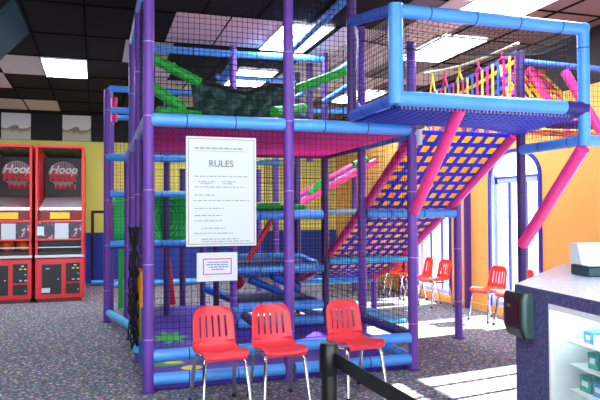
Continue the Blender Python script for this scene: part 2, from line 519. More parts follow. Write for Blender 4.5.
lamps = [(-1.15, 3.93, 'bright square ceiling light on the left above the arcade machines'),
         (1.6, 1.42, 'ceiling light behind the net, nearest right of the middle front post'),
         (1.6, 3.83, 'ceiling light seen deep through the upper net beside the blue tube'),
         (3.22, -.79, 'large ceiling light above the front of the net box'),
         (3.62, 1.39, 'ceiling light seen through the net of the box'),
         (-.3, -3.2, None), (-3.6, -1.5, None), (2.3, -4.5, None), (-3.6, 5.2, None), (3.9, 4.9, None), (1.6, 6.4, None)]  # unlabelled entries are added fill lights that brighten the room
proto = None
for k, (x, y, lab) in enumerate(lamps):
    wd = .8 if abs(y+.79) < .01 else .61
    lab = lab or ['added fill light behind the camera over the entrance', 'added fill light over the carpet left of the machines', 'added fill light over the counter', 'added fill light in the far left corner', 'added fill light far back along the window wall', 'added fill light at the rear of the play frame'][k-5]
    t = thing('ceiling_light', (x, y, CEIL), lab, 'light', 'ceiling lights')
    MB().box((x+.012, y+.012, CEIL-.03), (x+wd-.012, y+1.22-.012, CEIL-.0125), 'lamp').build('diffuser', t)
    f = MB()
    for a, b_ in (((x, y), (x+wd, y+.014)), ((x, y+1.206), (x+wd, y+1.22)), ((x, y+.014), (x+.014, y+1.206)), ((x+wd-.014, y+.014), (x+wd, y+1.206))):
        f.box((*a, CEIL-.036), (*b_, CEIL-.0125), 'white')
    f.build('frame', t)
tiles = [(-1.76, 3.93, 'pale ceiling tile touching the left end of the bright ceiling light'),
         (-2.37, 5.15, 'pale ceiling tile at the left edge behind the bright ceiling light'),
         (-1.72, 7.5, 'pale ceiling tile above the right landscape panel gap'),
         (-2.34, 7.5, 'pale ceiling tile above the left landscape panel'),
         (-.08, 2.7, 'pale ceiling tile just left of the tall purple front post'),
         (.39, 1.42, 'pale ceiling tile behind the upper net, left one of the pair'),
         (1.0, 1.42, 'pale ceiling tile behind the upper net, right one of the pair'),
         (.07, 3.75, 'pale ceiling tile behind the upper net near the left post'),
         (.39, 5.0, None), (.99, 6.3, None), (2.3, 1.42, None), (2.92, 2.65, None), (2.3, 3.9, None), (2.92, 5.15, None), (2.3, 6.4, None), (3.0, .18, None), (4.3, 3.0, None), (2.92, 7.6, None), (3.5, 3.9, None), (1.0, 5.0, None), (2.3, 2.65, None), (2.92, 3.9, None), (2.3, 5.15, None), (2.92, 1.42, None)]
for x, y, lab in tiles:
    o = MB().box((x+.012, y+.012, CEIL-.02), (x+.598, y+1.208, CEIL-.0125), 'ceil_pale').build('ceiling_tile')
    tag(o, lab or 'pale ceiling tile seen through the nets of the upper play frame', 'ceiling tile', 'pale ceiling tiles')

# landscape panels on the dark band of the back wall
for x0, x1, m, lab in ((-2.3, -1.73, 'art_a', 'faded landscape panel on the dark band above the left arcade machine'),
                       (-1.1, -.52, 'art_b', 'faded landscape panel on the dark band right of the machines, nearer the play frame')):
    t = thing('landscape_panel', ((x0+x1)/2, BY-.02, 3.07), lab, 'picture', 'landscape panels')
    MB().box((x0, BY-.03, 3.08), (x1, BY-.002, 3.62), m).build('panel', t)
    MB().box((x0-.01, BY-.034, 3.07), (x1+.01, BY-.002, 3.08), 'win_white').build('rail', t)

# ------------------------------------------------------------------ big play structure
X0, X1, X2, X3 = 0, 1.22, 2.44, 3.66
Y0, Y1, Y2, Y3, Y4 = 0, 1.21, 2.43, 3.64, 4.85
PR = .046
ps = thing('play_structure', (1.22, 1.2, 0), 'big purple and blue padded climbing frame with black nets behind the red chairs', 'play structure')
def post(x, y, z0, z1, m='post', r=PR, parent=ps):
    mb = MB().tube([(x, y, z0), (x, y, z1)], r, m, n=14, seams=.62, seam_m='seam' if m == 'post' else 'tie', ext=1.02, sw=.004)
    if z0 == 0: mb.lathe([(.0, .012), (.075, .012), (.075, 0)], 'post_dark', 14, (x, y, 0))
    return mb.build('post', parent)
def beam(a, b_, m='blue', r=.052, parent=ps, seams=.42, name='padded_tube'):
    return MB().tube([a, b_], r, m, n=12, seams=seams, sw=.004, ext=1.025).build(name, parent)
def wall_net(a, b_, z0, z1, nu, nv, parent=ps, r=.0022, sag=.0, m='net', name='net_panel'):
    a = Vector(a); b_ = Vector(b_)
    d = (b_-a).normalized(); nrm = Vector((d.y, -d.x, 0))
    def P(u, v):
        p = a.lerp(b_, u)
        return Vector((p.x, p.y, z0+(z1-z0)*v))+nrm*(sag*math.sin(PI*u)*math.sin(PI*v)+.004*math.sin(u*40+v*23))
    return MB().net(P, nu, nv, r, 6, m).build(name, parent)
TOP = 3.58
for x, y, z1, m in [(X0, Y0, TOP, 'post'), (X1, Y0, TOP, 'post'), (X2, Y0, 3.1, 'post'),
                    (X0, Y1, TOP, 'post'), (X0, Y2, TOP, 'post'),
                    (X2, Y1, TOP, 'post'), (X2, Y2, TOP, 'post_dark'), (X1, Y2, TOP, 'post'),
                    (X3, Y0, 3.1, 'post_dark'), (X3, Y1, 2.2, 'post'),
                    (X2, Y3, TOP, 'post_dark'), (X1, Y3, 2.2, 'post_dark'), (X3, Y3, .62, 'post'),
                    (X0, Y3, 2.2, 'post'), (X2, Y4, TOP, 'post'), (X1, Y4, 2.2, 'post_dark'), (.9, Y4, 2.2, 'post_dark'),
                    (X2, 6.06, 2.3, 'post'), (.42, 5.3, 2.2, 'post_dark')]:
    post(x, y, 0, z1, m)
post(1.83, 0, 2.3, TOP, 'post_dark'); post(2.44, 3.05, 2.2, TOP, 'post_dark')
# deck level tubes (2.26 m)
H = 2.265
beam((X0+.02, 0, H), (X1-.04, 0, H), r=.056); beam((X1+.04, 0, H), (X2-.03, 0, H), r=.056)
beam((X0, .04, H), (X0, Y1-.03, H)); beam((X0, Y1+.03, H), (X0, Y2-.03, H)); beam((X0, Y2+.03, H), (X0, Y3, H)); beam((X0, Y3, H), (-.27, 3.76, H))
beam((X2, .05, H-.04), (X2, Y1-.03, H-.04), r=.045); beam((X2, Y1+.03, H-.04), (X2, Y2, H-.04), r=.045, m='post_dark')
beam((X0+.03, Y2, H-.03), (X1-.03, Y2, H-.03), r=.045); beam((X1+.03, Y2, H-.03), (X2-.03, Y2, H-.03), r=.045, m='post_dark')
# upper tubes
beam((X0, .8, 3.55), (X0, Y2, 3.53), r=.045); beam((X0, Y2, 3.48), (X1, Y2, 3.48), r=.045); beam((X1, Y2, 3.48), (X2, Y2, 3.5), r=.045)
beam((1.83, .2, 3.5), (1.9, Y2-.1, 3.5), r=.045); beam((X2, Y1, 3.25), (X2, Y4, 3.2), r=.04, seams=None)
beam((1.27, 2.65, 3.42), (1.16, 3.6, 3.18), r=.05); beam((X1, Y4, 3.02), (X2+.1, Y4, 3.02), r=.045); beam((X2, Y4, 2.8), (X3+.3, Y4, 2.75), r=.045, m='cyan')
beam((X1, Y3, 3.45), (X2, Y3, 3.45), r=.035, seams=None); beam((X2, Y3, 3.0), (X3+.5, Y3, 3.1), r=.045); beam((1.5, 5.6, 3.3), (3.2, 5.6, 3.3), r=.05); beam((X2, Y2, 2.55), (X2+.9, Y4, 2.7), r=.05, m='cyan')
beam((X2, Y1, 3.0), (X2, Y2, 2.95), r=.04); beam((1.83, .03, 2.55), (2.44, 1.2, 2.62), r=.035, m='skystrap', seams=None)
# white clamp at the ramp corner
MB().tube([(X2+.06, -.03, 2.12), (X2+.06, -.03, 2.26)], .032, 'cap', n=10).tube([(X2-.02, -.02, 2.2), (X2+.06, -.03, 2.25)], .02, 'cap', n=8).build('clamp', ps)
# magenta deck
def deckP(u, v):
    x = .04+u*(X2-.08); y = .04+v*(Y2-.08)
    return Vector((x, y, H-.04-.05*math.sin(PI*u)*math.sin(PI*v)))
MB().surf(deckP, 16, 16, 'magenta').build('upper_deck', ps, solid=.02)
e = MB(); z = H-.055
for i in range(40):
    y = .06+i*(Y2-.12)/39
    e.tube([(X2-.03, y, z), (X2+.02, y+.02, z+.05)], .006, 'rope', n=4)
for i in range(40):
    x_ = .05+i*(X2-.1)/39
    e.tube([(x_, Y2-.03, z), (x_+.02, Y2+.02, z+.04)], .006, 'tie', n=4)
e.build('deck_lacing', ps)
# nets on the front and sides
wall_net((X0+.05, 0, 0), (X1-.05, 0, 0), .36, 2.2, 22, 36, r=.0017)
wall_net((X1+.05, 0, 0), (X2-.05, 0, 0), .36, 2.2, 22, 36, r=.0017)
wall_net((X0+.05, 0, 0), (X1-.05, 0, 0), 2.33, 3.58, 24, 26, r=.0024, sag=.03)
wall_net((X1+.05, 0, 0), (1.79, 0, 0), 2.33, 3.58, 12, 26, r=.0024)
wall_net((X0, .05, 0), (X0, Y1-.05, 0), .36, 2.2, 16, 30, r=.0017)
wall_net((X0, .05, 0), (X0, Y1-.05, 0), 2.33, 3.5, 16, 22, r=.0024)
wall_net((X2, .05, 0), (X2, Y1-.05, 0), .36, 2.18, 22, 34, r=.0018)
wall_net((X2, Y1+.05, 0), (X2, Y2-.05, 0), .2, 2.18, 22, 34, r=.0022)
wall_net((X2, .05, 0), (X2, Y2-.05, 0), 2.33, 3.5, 40, 22, r=.0026)
wall_net((X1+.05, Y2, 0), (X2-.05, Y2, 0), .8, 2.2, 22, 26, r=.0028)
wall_net((X0+.05, Y2, 0), (X1-.05, Y2, 0), 2.33, 3.45, 22, 22, r=.0026)
wall_net((X1+.05, Y2, 0), (X2-.05, Y2, 0), 2.33, 3.45, 22, 22, r=.0026)
wall_net((X1, Y3, 0), (X2, Y3, 0), .8, 2.2, 24, 26, r=.003)
wall_net((X1, Y4, 0), (X2, Y4, 0), .9, 2.3, 24, 26, r=.003)
# base frame tubes
for z, x0_, x1_ in ((.1, X0+.04, X1-.05), (.295, X0+.04, X1-.05), (.1, X1+.05, X2-.04), (.3, X1+.05, X2-.04)):
    beam((x0_, 0, z), (x1_, 0, z), r=.05, m='blue')
beam((X2, .05, .31), (X2, Y1, .31), m='navy', r=.052); beam((X2, .05, .1), (X2, Y1-.04, .1), r=.05)
for z in (.1, .3):
    beam((X1+.05, Y2, z), (X2-.05, Y2, z), r=.06)
beam((X1, Y1+.8, .28), (X1, Y2, .28), r=.05); beam((X1, .35, .3), (X1, Y1+.6, .3), r=.05, m='navy')
beam((X0, Y2+.05, .13), (-.28, 3.95, .13), m='cyan', r=.05); beam((X0+.0, Y2, .15), (-.03, .95, .18), m='cyan', r=.05)
beam((X0, Y1, .12), (X0-.02, Y2, .1), m='navy', r=.05)
# purple floor mat with painted prints
mt = MB().box((X0+.03, .04, .005), (X1, Y4-.1, .04), 'mat_purple').box((X1, .04, .005), (X2-.04, Y2-.06, .04), 'mat_purple').build('floor_mat', ps)
def blob(cx, cy, rx, ry, m, fing=0, z=.0405, seed=0):
    rnd = random.Random(seed); n = 40; vs = [(cx, cy, z)]
    for k in range(n):
        th = 2*PI*k/n; f = 1+(.28*math.cos(fing*th) if fing else 0)
        vs.append((cx+rx*f*math.cos(th), cy+ry*f*math.sin(th), z))
    vs2 = vs+[(a, b_, .0395) for a, b_, _ in vs[1:]]
    return MB().add(vs2, [(0, i+1, (i+1) % n+1) for i in range(n)]+[(i+1, n+1+i, n+1+(i+1) % n, (i+1) % n+1) for i in range(n)], m)
blob(.4, 2.15, .17, .3, 'green', 7).build('green_print', mt)
blob(.44, .58, .1, .09, 'lemon').build('yellow_print', mt)
q = blob(.24, .8, .17, .09, 'green'); q.add(*(lambda b_: (b_.v, b_.f))(blob(.3, .84, .09, .05, 'lemon', z=.0415)), 'lemon'); q.build('green_print', mt)
# padded side panel and bunched net at the left front
pp = MB()
pp.box((-.02, .35, .05), (.02, 1.1, .62), 'bluepad', .015).build('side_pad', ps)
MB().box((-.03, .62, .3), (.025, .95, .95), 'yellow', .012).build('side_pad', ps)
bn = MB(); rnd = random.Random(3)
for k in range(16):
    y = .95+rnd.uniform(-.3, .3); z = 1.3; pts = []
    xx = -.06
    for j in range(9):
        pts.append((xx+rnd.uniform(-.05, .04), y+rnd.uniform(-.08, .08), 1.35-j*.14))
    bn.tube(pts, .009, 'black_matte', n=5)
bn.build('bunched_net', ps)
# mid platform: x X1..X2, y Y2..Y3
def platform(z, za, m, r=.055):
    beam((X1+.04, Y2, z), (X2-.04, Y2, z), r=r); beam((X1+.04, Y3, za), (X2-.04, Y3, za), r=.045)
    beam((X2, Y2+.04, z), (X2, Y3, za), r=.045, m='blue'); beam((X1, Y2+.04, z), (X1, Y3, za), r=.045)
    MB().surf(lambda u, v: Vector((X1+.05+u*(X2-X1-.1), Y2+.05+v*(Y3-Y2-.1), z-.03+(za-z)*v)), 6, 6, m).build('deck', ps, solid=.03)
platform(.77, .86, 'deck_dark'); platform(1.46, 1.5, 'deck_dark', .06)
MB().box((X1+.06, Y2+.06, .3), (X2-.06, Y3-.03, .35), 'deck_dark').build('deck', ps)
wall_net((X1+.05, Y2-.05, 0), (X2-.02, Y2-.05, 0), .69, .86, 26, 4, r=.004, m='net')
MB().box((X1+.1, Y2-.02, 1.53), (X1+.62, Y2+.1, 1.62), 'green', .03).build('green_pad', ps)
MB().box((X1+.45, Y2+.2, 1.53), (X2-.2, Y3, 1.6), 'greenpad', .02).build('green_pad', ps)
beam((1.73, Y2+.05, 1.4), (1.42, Y2+.05, .9), m='redfoam', r=.035, seams=None, name='brace')
beam((1.5, Y2+.3, .62), (1.95, Y2+.4, .42), m='bluepad', r=.05, seams=None, name='brace'); beam((1.8, Y2+.3, .66), (2.2, Y2+.4, .45), m='bluepad', r=.05, seams=None, name='brace')
MB().sphere((1.42, 3.1, .55), .09, 'redfoam').build('red_pad', ps)
beam((X1+.0, Y4-.3, .32), (X1+.5, Y3+.6, .12), r=.07, m='bluepad', seams=None)
beam((1.2, Y2, 2.12), (1.83, Y2, 2.13), m='cyan', r=.03, seams=None)
# horizontal tubes beside the ramp
beam((X2+.05, Y1, 1.47), (X3-.04, Y1, 1.47), r=.052, m='blue')
beam((X2+.05, Y2, .86), (X3, Y2, .86), r=.045, m='cyan'); beam((X2, Y3, .47), (X3, Y3, .47), r=.045, m='cyan')
beam((X2, Y2, .1), (X2, Y3, .1), r=.05)
MB().box((X2+.2, 2.35, .006), (X3-.1, 3.5, .06), 'cyan', .02).build('landing_mat', ps)
# upper level green tubes and crumpled green netting
beam((.14, Y1, 3.07), (.62, Y1, 2.84), m='green', r=.055, seams=None, name='green_tube'); beam((.12, Y1, 2.78), (.46, Y1, 2.55), m='green', r=.06, seams=None, name='green_tube')
beam((.16, 1.0, 2.5), (.6, 1.1, 2.48), m='green', r=.05, seams=None, name='green_tube'); beam((1.68, Y1, 2.84), (2.24, Y1, 3.07), m='green', r=.05, seams=None, name='green_tube')
beam((1.2, .4, 2.44), (1.62, .8, 2.56), m='green', r=.05, seams=None, name='green_tube')
def cloth(u, v):
    x = .52+u*1.02+.05*(1-v)*math.sin(5*u+1); z = 2.34+v*(.5-.05*math.sin(PI*u)+.03*math.sin(u*9))
    s_ = .3+.7*(1-v)
    y = 1.12+s_*(.05*math.sin(u*13+v*6)+.03*math.sin(u*31-v*11)+.02*math.sin(v*23+u*12))+.1*v-.12*(1-v)**2
    return Vector((x, y, z))
MB().surf(cloth, 90, 40, 'tarp').build('crumpled_netting', ps, solid=.01)
MB().tube([cloth(i/20, 1.02) for i in range(21)], .028, 'black_matte', n=8).build('netting_hem', ps)
wall_net((.1, Y1, 0), (X2-.1, Y1, 0), 2.34, 3.3, 40, 16, r=.0022)

# cantilevered net box
bx = thing('net_box', (2.75, -.45, 2.3), 'light blue tube box with net floor sticking out high on the right above the braces', 'play box')
FYB = -.92
beam((1.83, FYB, 2.375), (3.48, FYB, 2.375), r=.06, parent=bx, m='blue', seams=None); beam((3.42, FYB, 2.375), (3.64, FYB, 2.37), r=.062, parent=bx, m='navy', seams=None)
beam((1.83, FYB, 3.07), (X3, FYB, 3.07), r=.055, parent=bx)
beam((1.83, FYB, 2.33), (1.83, FYB, 3.12), r=.058, parent=bx, seams=None); beam((X3-.03, FYB, 2.05), (X3-.03, FYB, 3.1), r=.052, parent=bx, seams=.5)
beam((1.83, -.03, 2.37), (1.83, FYB+.03, 2.375), r=.048, parent=bx, m='skystrap'); beam((1.83, -.03, 3.24), (1.83, FYB+.04, 3.09), r=.048, parent=bx, m='skystrap')
beam((X3, -.03, 2.1), (X3-.03, FYB, 2.1), r=.05, parent=bx); beam((X3, FYB+.02, 2.1), (4.9, FYB+.1, 2.1), r=.05, parent=bx)
beam((X3, 0, 3.0), (4.9, -.1, 2.95), r=.03, parent=bx, m='skystrap', seams=None)
MB().surf(lambda u, v: Vector((1.86+u*1.78, FYB+.03+v*.9, 2.32-.06*math.sin(PI*u)*math.sin(PI*v)-.2*max(0, u-.7)*v)), 20, 10, 'netblue').build('net_floor', bx, solid=.015)
e = MB(); e2 = MB()
for i in range(46):
    u = i/45
    e.tube([(1.86+u*1.76, -.04, 2.31), (1.88+u*1.76, .0, 2.35)], .006, 'rope', n=4)
    e2.tube([(1.88+u*1.6, FYB, 2.33), (1.9+u*1.6, FYB+.04, 2.3)], .005, 'rope', n=4)
e.build('lacing', bx); e2.build('lacing', bx)
wall_net((1.88, FYB, 0), (X3-.08, FYB, 0), 2.43, 3.02, 36, 12, parent=bx, r=.0017)
wall_net((1.83, FYB+.05, 0), (1.83, -.05, 0), 2.42, 3.1, 18, 14, parent=bx, r=.0024)
wall_net((X3-.03, FYB+.05, 0), (X3, -.05, 0), 2.15, 3.05, 18, 18, parent=bx, r=.002)
MB().net(lambda u, v: Vector((1.85+u*1.8, FYB+v*.92, 3.08-.1*math.sin(PI*v)-.06*math.sin(PI*u))), 36, 18, .002, 6).build('net_roof', bx)
def brace(a, b_, r=.05):
    return MB().tube([a, b_], r, 'pink', n=12, seams=.55, seam_m='pinkstrap', ext=1.02).sphere(a, r*1.0, 'pink', 12).build('brace', bx)
brace((X2, -.05, 1.5), (X2, FYB+.06, 2.33)); brace((X3-.02, -.05, 1.17), (X3-.03, FYB+.02, 2.03), .058)

# climbing ramp of blue webbing
PZ = [(.02, 2.27), (.6, 1.93), (1.21, 1.58), (1.82, 1.26), (2.43, .95), (3.0, .68), (3.64, .5)]
def ramp_z(y):
    for i in range(len(PZ)-1):
        if y <= PZ[i+1][0] or i == len(PZ)-2:
            (ya, za), (yb, zb) = PZ[i], PZ[i+1]
            return za+(zb-za)*(y-ya)/(yb-ya)
rp = thing('climbing_ramp', (3.05, 1.8, 0), 'sloping blue webbing ramp with yellow squares between hot pink padded edges', 'ramp')
def rail(x, y0, y1, m, n=10):
    return MB().tube([(x, y0+(y1-y0)*i/n, ramp_z(y0+(y1-y0)*i/n)) for i in range(n+1)], .05, m, n=12).build('edge_rail', rp)
rail(X2+.06, .06, 2.4, 'pink'); rail(X3-.05, .04, 2.45, 'pink'); rail(X3-.05, 2.47, 3.62, 'pinkstrap'); rail(X2+.06, 2.42, 3.6, 'pinkstrap')
RW0, RW1 = X2+.1, X3-.09
sg = MB(); ncol = 8; pitch = (RW1-RW0)/ncol
for i in range(ncol+1):
    xx = RW0+i*pitch
    sg.strap([(xx, .05+3.55*k/40, ramp_z(.05+3.55*k/40)) for k in range(41)], .052, (1, 0, 0), 'bluestrap')
nrow = 23
for j in range(nrow+1):
    y = .06+3.52*j/nrow; s_ = -.52 if y < 2.4 else -.35
    sg.strap([(RW0-.05+(RW1-RW0+.1)*k/4, y, ramp_z(y)+.005) for k in range(5)], .07, (0, 1, s_), 'bluestrap')
sg.build('blue_webbing', rp)
sy = MB()
for i in range(ncol):
    xx = RW0+(i+.5)*pitch
    for j in range(nrow):
        y = .06+3.52*(j+.5)/nrow; hh = .06
        sy.strap([(xx, y-hh, ramp_z(y-hh)+.016), (xx, y+hh, ramp_z(y+hh)+.016)], pitch*.86, (1, 0, 0), 'yellow')
sy.build('yellow_webbing', rp)

# side net of coloured webbing hung from a rope
def web_wall(name, P, nu, nv, wu, wv, cols_v, cols_h, label, across, up):
    t = thing(name, P(.5, 0), label, 'net')
    mb = MB()
    for i in range(nu+1):
        pts = [P(i/nu, k/12) for k in range(13)]
        mb.strap(pts, wu, across, cols_v[i % len(cols_v)])
    for j in range(nv+1):
        off = Vector(across).cross(Vector(up)).normalized()*.014
        pts = [P(k/12, j/nv)+off for k in range(13)]
        mb.strap(pts, wv, up, cols_h[j % len(cols_h)])
    mb.build('webbing', t)
    return t
def sideP(u, v):
    y = .1+u*1.9; top = 3.12-.1*u-.03*math.sin(PI*u); z0 = ramp_z(y)+.15
    return Vector((X3+.02, y, z0+(top-z0)*v))
sw = web_wall('side_net', sideP, 19, 9, .042, .042, ['pinkstrap', 'lemon', 'pinkstrap', 'skystrap', 'lemon'], ['skystrap', 'bluestrap', 'lemon'],
              'multicoloured webbing side net hung from a pale rope behind the box net', (0, 1, 0), (0, 0, 1))
MB().tube([(X3+.02, .05+1.95*i/16, 3.2+.1*(i/16)-.05*math.sin(PI*i/16)) for i in range(17)], .016, 'rope', n=8).build('rope', sw)
for i, u in enumerate((.12, .35, .56, .74, .9)):
    hg = MB()
    y = .1+u*1.9; zt = 3.2+.1*u-.05*math.sin(PI*u); p = sideP(u, 1)
    m = ['pinkstrap', 'pinkstrap', 'lemon', 'pinkstrap', 'lemon'][i]
    hg.tube([(X3+.02, y, zt), (X3+.02, y, zt-.08)], .014, m, n=6); hg.tube([(X3+.02, y, zt-.08), (X3+.02, y-.06, p.z)], .013, m, n=6); hg.tube([(X3+.02, y, zt-.08), (X3+.02, y+.06, p.z)], .013, m, n=6)
    hg.build('hanger', sw)
# second web ramp to the right of the box
def r2(u, v):
    return Vector((3.85+u*1.05+v*.42*(1-u), .25+v*.95, 2.36+.82*v))
w2 = web_wall('web_slope', r2, 8, 6, .055, .055, ['pinkstrap', 'lemon', 'pinkstrap', 'lemon', 'yellow'], ['lemon', 'yellow', 'pinkstrap'],
              'pink and yellow webbing slope right of the dark post at the box end', (1, 0, 0), (0, .75, .65))
MB().tube([(3.82, .2, 2.3), (4.3, 1.2, 3.24)], .05, 'pink', n=12).build('edge_rail', w2)
MB().tube([(4.4, .2, 2.3), (4.7, 1.2, 3.24)], .05, 'pink', n=12).build('edge_rail', w2)
MB().tube([(4.28, 1.2, 3.2), (4.9, 1.2, 3.22)], .03, 'pink', n=10).build('edge_rail', w2)
def r3(u, v):
    return Vector((3.7+u*1.2, -.85+v*1.1, 2.17+.16*v-.04*math.sin(PI*u)))
w3 = web_wall('web_floor', r3, 12, 12, .05, .045, ['pinkstrap', 'redfoam', 'lemon'], ['yellow', 'pinkstrap', 'redfoam', 'netpurple'],
              'red, pink and yellow webbing floor held by the blue tubes at the right edge', (1, 0, 0), (0, 1, .14))
beam((3.7, -.35, 2.32), (4.8, -.35, 2.34), m='navy', r=.045, parent=w3, seams=.07)
MB().tube([(3.95, -.3, 2.85), (4.15, -.6, 2.16)], .045, 'pink', n=12).build('edge_rail', w3)
wall_net((3.7, -.05, 0), (4.9, -.05, 0), 2.2, 2.95, 22, 14, parent=w3, r=.0022)

# ------------------------------------------------------------------ rear play structure
rs = thing('rear_play_structure', (.5, 3.9, 0), 'rear padded frame with green netting panels behind the left of the big frame', 'play structure')
RY = 3.76
post(-.27, RY, 0, 3.2, parent=rs); post(-.2, RY+.9, 0, 3.15, parent=rs); post(.55, RY+.1, 0, 3.15, 'post_dark', parent=rs)
beam((-.17, RY+.3, 2.8), (-.17, RY+.3, 3.15), m='pinkstrap', r=.045, parent=rs, seams=None)
for z, m in ((1.07, 'blue'), (1.76, 'blue'), (2.26, 'blue'), (2.92, 'blue'), (3.22, 'blue')):
    beam((-.24, RY+.02, z), (1.1, RY+.02, z), m=m, r=.045, parent=rs)
beam((-.2, RY+.9, 2.95), (1.1, RY+.9, 2.95), r=.04, parent=rs); beam((-.24, RY, 3.2), (-.2, RY+.9, 3.2), r=.04, parent=rs)
MB().surf(lambda u, v: Vector((-.02+u*1.12, RY+.12+.04*math.sin(u*14)+.06*math.sin(PI*v), 1.1+v*.62)), 30, 10, 'greenpad').build('green_panel', rs, solid=.02)
MB().surf(lambda u, v: Vector((-.19+u*.15, RY+.14, 1.1+v*.62)), 4, 4, 'greenpad').build('green_panel', rs, solid=.02)
wall_net((-.24, RY, 0), (1.15, RY, 0), 1.1, 3.15, 28, 42, parent=rs, r=.0017)
wall_net((-.24, RY+.9, 0), (1.15, RY+.9, 0), 1.75, 2.9, 24, 22, parent=rs, r=.003)
MB().box((-.24, RY+.05, 1.0), (1.12, RY+.9, 1.05), 'deck_dark').build('deck', rs)
MB().box((-.08, 4.9, .02), (.0, 4.96, 1.0), 'green', .01).build('green_strap', rs)
MB().box((-.3, 4.3, 1.1), (-.2, 4.36, 1.7), 'redfoam', .01).build('red_pad', rs)
beam((.62, 4.75, .98), (.76, 4.95, .05), m='redfoam', r=.05, seams=None, parent=rs, name='brace')
beam((-.2, 8.0, .09), (1.6, 8.0, .09), r=.06, parent=rs, m='blue')

# chute at the back right
ch = thing('chute', (3.6, 5.5, 0), 'sloping grey chute with pink padded edges and green pads seen through the nets', 'slide')
A_, B_ = Vector((2.9, 5.5, 1.62)), Vector((4.4, 5.5, 2.42))
MB().surf(lambda u, v: A_.lerp(B_, u)+Vector((0, -.3+v*.6, -.06*math.sin(PI*v))), 10, 8, 'chute').build('chute_bed', ch, solid=.03)
for dy, dz in ((-.32, .0), (.32, .06)):
    MB().tube([A_+Vector((0, dy, dz)), B_+Vector((0, dy, dz))], .06, 'pink', n=12).build('edge_rail', ch)
MB().tube([A_+Vector((.25, -.3, .2)), A_.lerp(B_, .25)+Vector((.1, -.3, .2))], .07, 'green', n=12).build('green_pad', ch)
MB().tube([A_.lerp(B_, .72)+Vector((0, -.3, .15)), A_.lerp(B_, .9)+Vector((0, -.3, .1))], .06, 'green', n=12).build('green_pad', ch)
for x_, zt in ((3.05, 1.65), (4.25, 2.3)):
    MB().tube([(x_, 5.85, 0), (x_, 5.85, zt)], .045, 'post', n=12).build('post', ch)
MB().tube([(3.05, 5.2, 1.5), (4.4, 5.2, 1.52)], .05, 'chute', n=10).build('cross_tube', ch)
wall_net((2.6, 6.1, 0), (5.0, 6.1, 0), .3, 2.6, 40, 40, parent=ch, r=.0035)

# black rail gate by the back wall
gt = thing('rail_gate', (-.35, 8.8, 0), 'black metal rail standing at the blue wall right of the arcade machines', 'gate')
MB().tube([(-.48, 8.75, 0), (-.48, 8.75, 1.56)], .03, 'black', n=8).build('upright', gt)
MB().tube([(-.16, 8.75, 0), (-.16, 8.75, 1.56)], .03, 'black', n=8).build('upright', gt)
MB().tube([(-.5, 8.75, 1.54), (.6, 8.75, 1.54)], .028, 'black', n=8).build('top_rail', gt)
MB().tube([(-.5, 8.6, .07), (.5, 8.6, .07)], .05, 'blue', n=8).build('padded_foot', gt)

# ------------------------------------------------------------------ signs
def sign_y(x): return -.075
sg_ = thing('rules_sign', (.6, -.08, 1.2), 'large white RULES board hung on the front net of the play frame', 'sign')
x0, x1, z0, z1 = .3, .9, 1.2, 2.125
MB().box((x0, -.09, z0), (x1, -.07, z1), 'paper').build('board', sg_)
b_ = MB()
for a, c_ in (((x0+.016, z0+.016), (x1-.016, z0+.022)), ((x0+.016, z1-.022), (x1-.016, z1-.016)), ((x0+.016, z0+.022), (x0+.022, z1-.022)), ((x1-.022, z0+.022), (x1-.016, z1-.022))):
    b_.box((a[0], -.0915, a[1]), (c_[0], -.0895, c_[1]), 'gold')
b_.build('border_line', sg_)
MB().text('RULES', .078, (.595, -.0905, 1.872), (1, 0, 0), (0, 0, 1), 'ink_dark', .001, bold=.0015).build('lettering', sg_)
ln = MB(); rnd = random.Random(5)
def line(xa, xb, z, h=.010, m='ink'):
    x_ = xa
    while x_ < xb:
        wd = rnd.uniform(.012, .05); ln.box((x_, -.0912, z), (min(x_+wd, xb), -.0898, z+h), m); x_ += wd+.009
line(.37, .78, 2.02, .014, 'ink'); ln.box((.37, -.0912, 2.002), (.8, -.0898, 2.006), 'ink')
for xa, xb, z in ((.37, .82, 1.79), (.4, .54, 1.745), (.6, .72, 1.745), (.42, .52, 1.728), (.61, .7, 1.728), (.37, .8, 1.70), (.37, .54, 1.632), (.36, .84, 1.585),
                  (.37, .62, 1.52), (.37, .6, 1.46), (.37, .6, 1.415), (.43, .63, 1.352), (.37, .7, 1.31), (.43, .74, 1.245+.015), (.43, .84, 1.24)):
    line(xa, xb, z-.005, .009)
ln.build('text_lines', sg_)
for x_ in (x0+.03, x1-.03):
    MB().tube([(x_, -.08, z1-.01), (x_, -.005, z1+.06)], .004, 'tie', n=5).build('cable_tie', sg_)
nt_ = thing('notice_sign', (.56, -.08, .9), 'small white notice with red border below the RULES board', 'sign')
MB().box((.39, -.085, .905), (.735, -.07, 1.145), 'paper').build('board', nt_)
b_ = MB()
for a, c_ in (((.44, .96), (.685, .968)), ((.44, 1.088), (.685, 1.096)), ((.44, .968), (.448, 1.088)), ((.677, .968), (.685, 1.088))):
    b_.box((a[0], -.0865, a[1]), (c_[0], -.0845, c_[1]), 'redink')
b_.build('border_line', nt_)
ln = MB()
for z, xa, xb in ((1.06, .48, .66), (1.04, .47, .65), (1.02, .49, .66), (1.0, .51, .62)):
    x_ = xa
    while x_ < xb:
        wd = rnd.uniform(.01, .03); ln.box((x_, -.0862, z), (min(x_+wd, xb), -.0848, z+.008), 'blueink'); x_ += wd+.006
ln.build('text_lines', nt_)

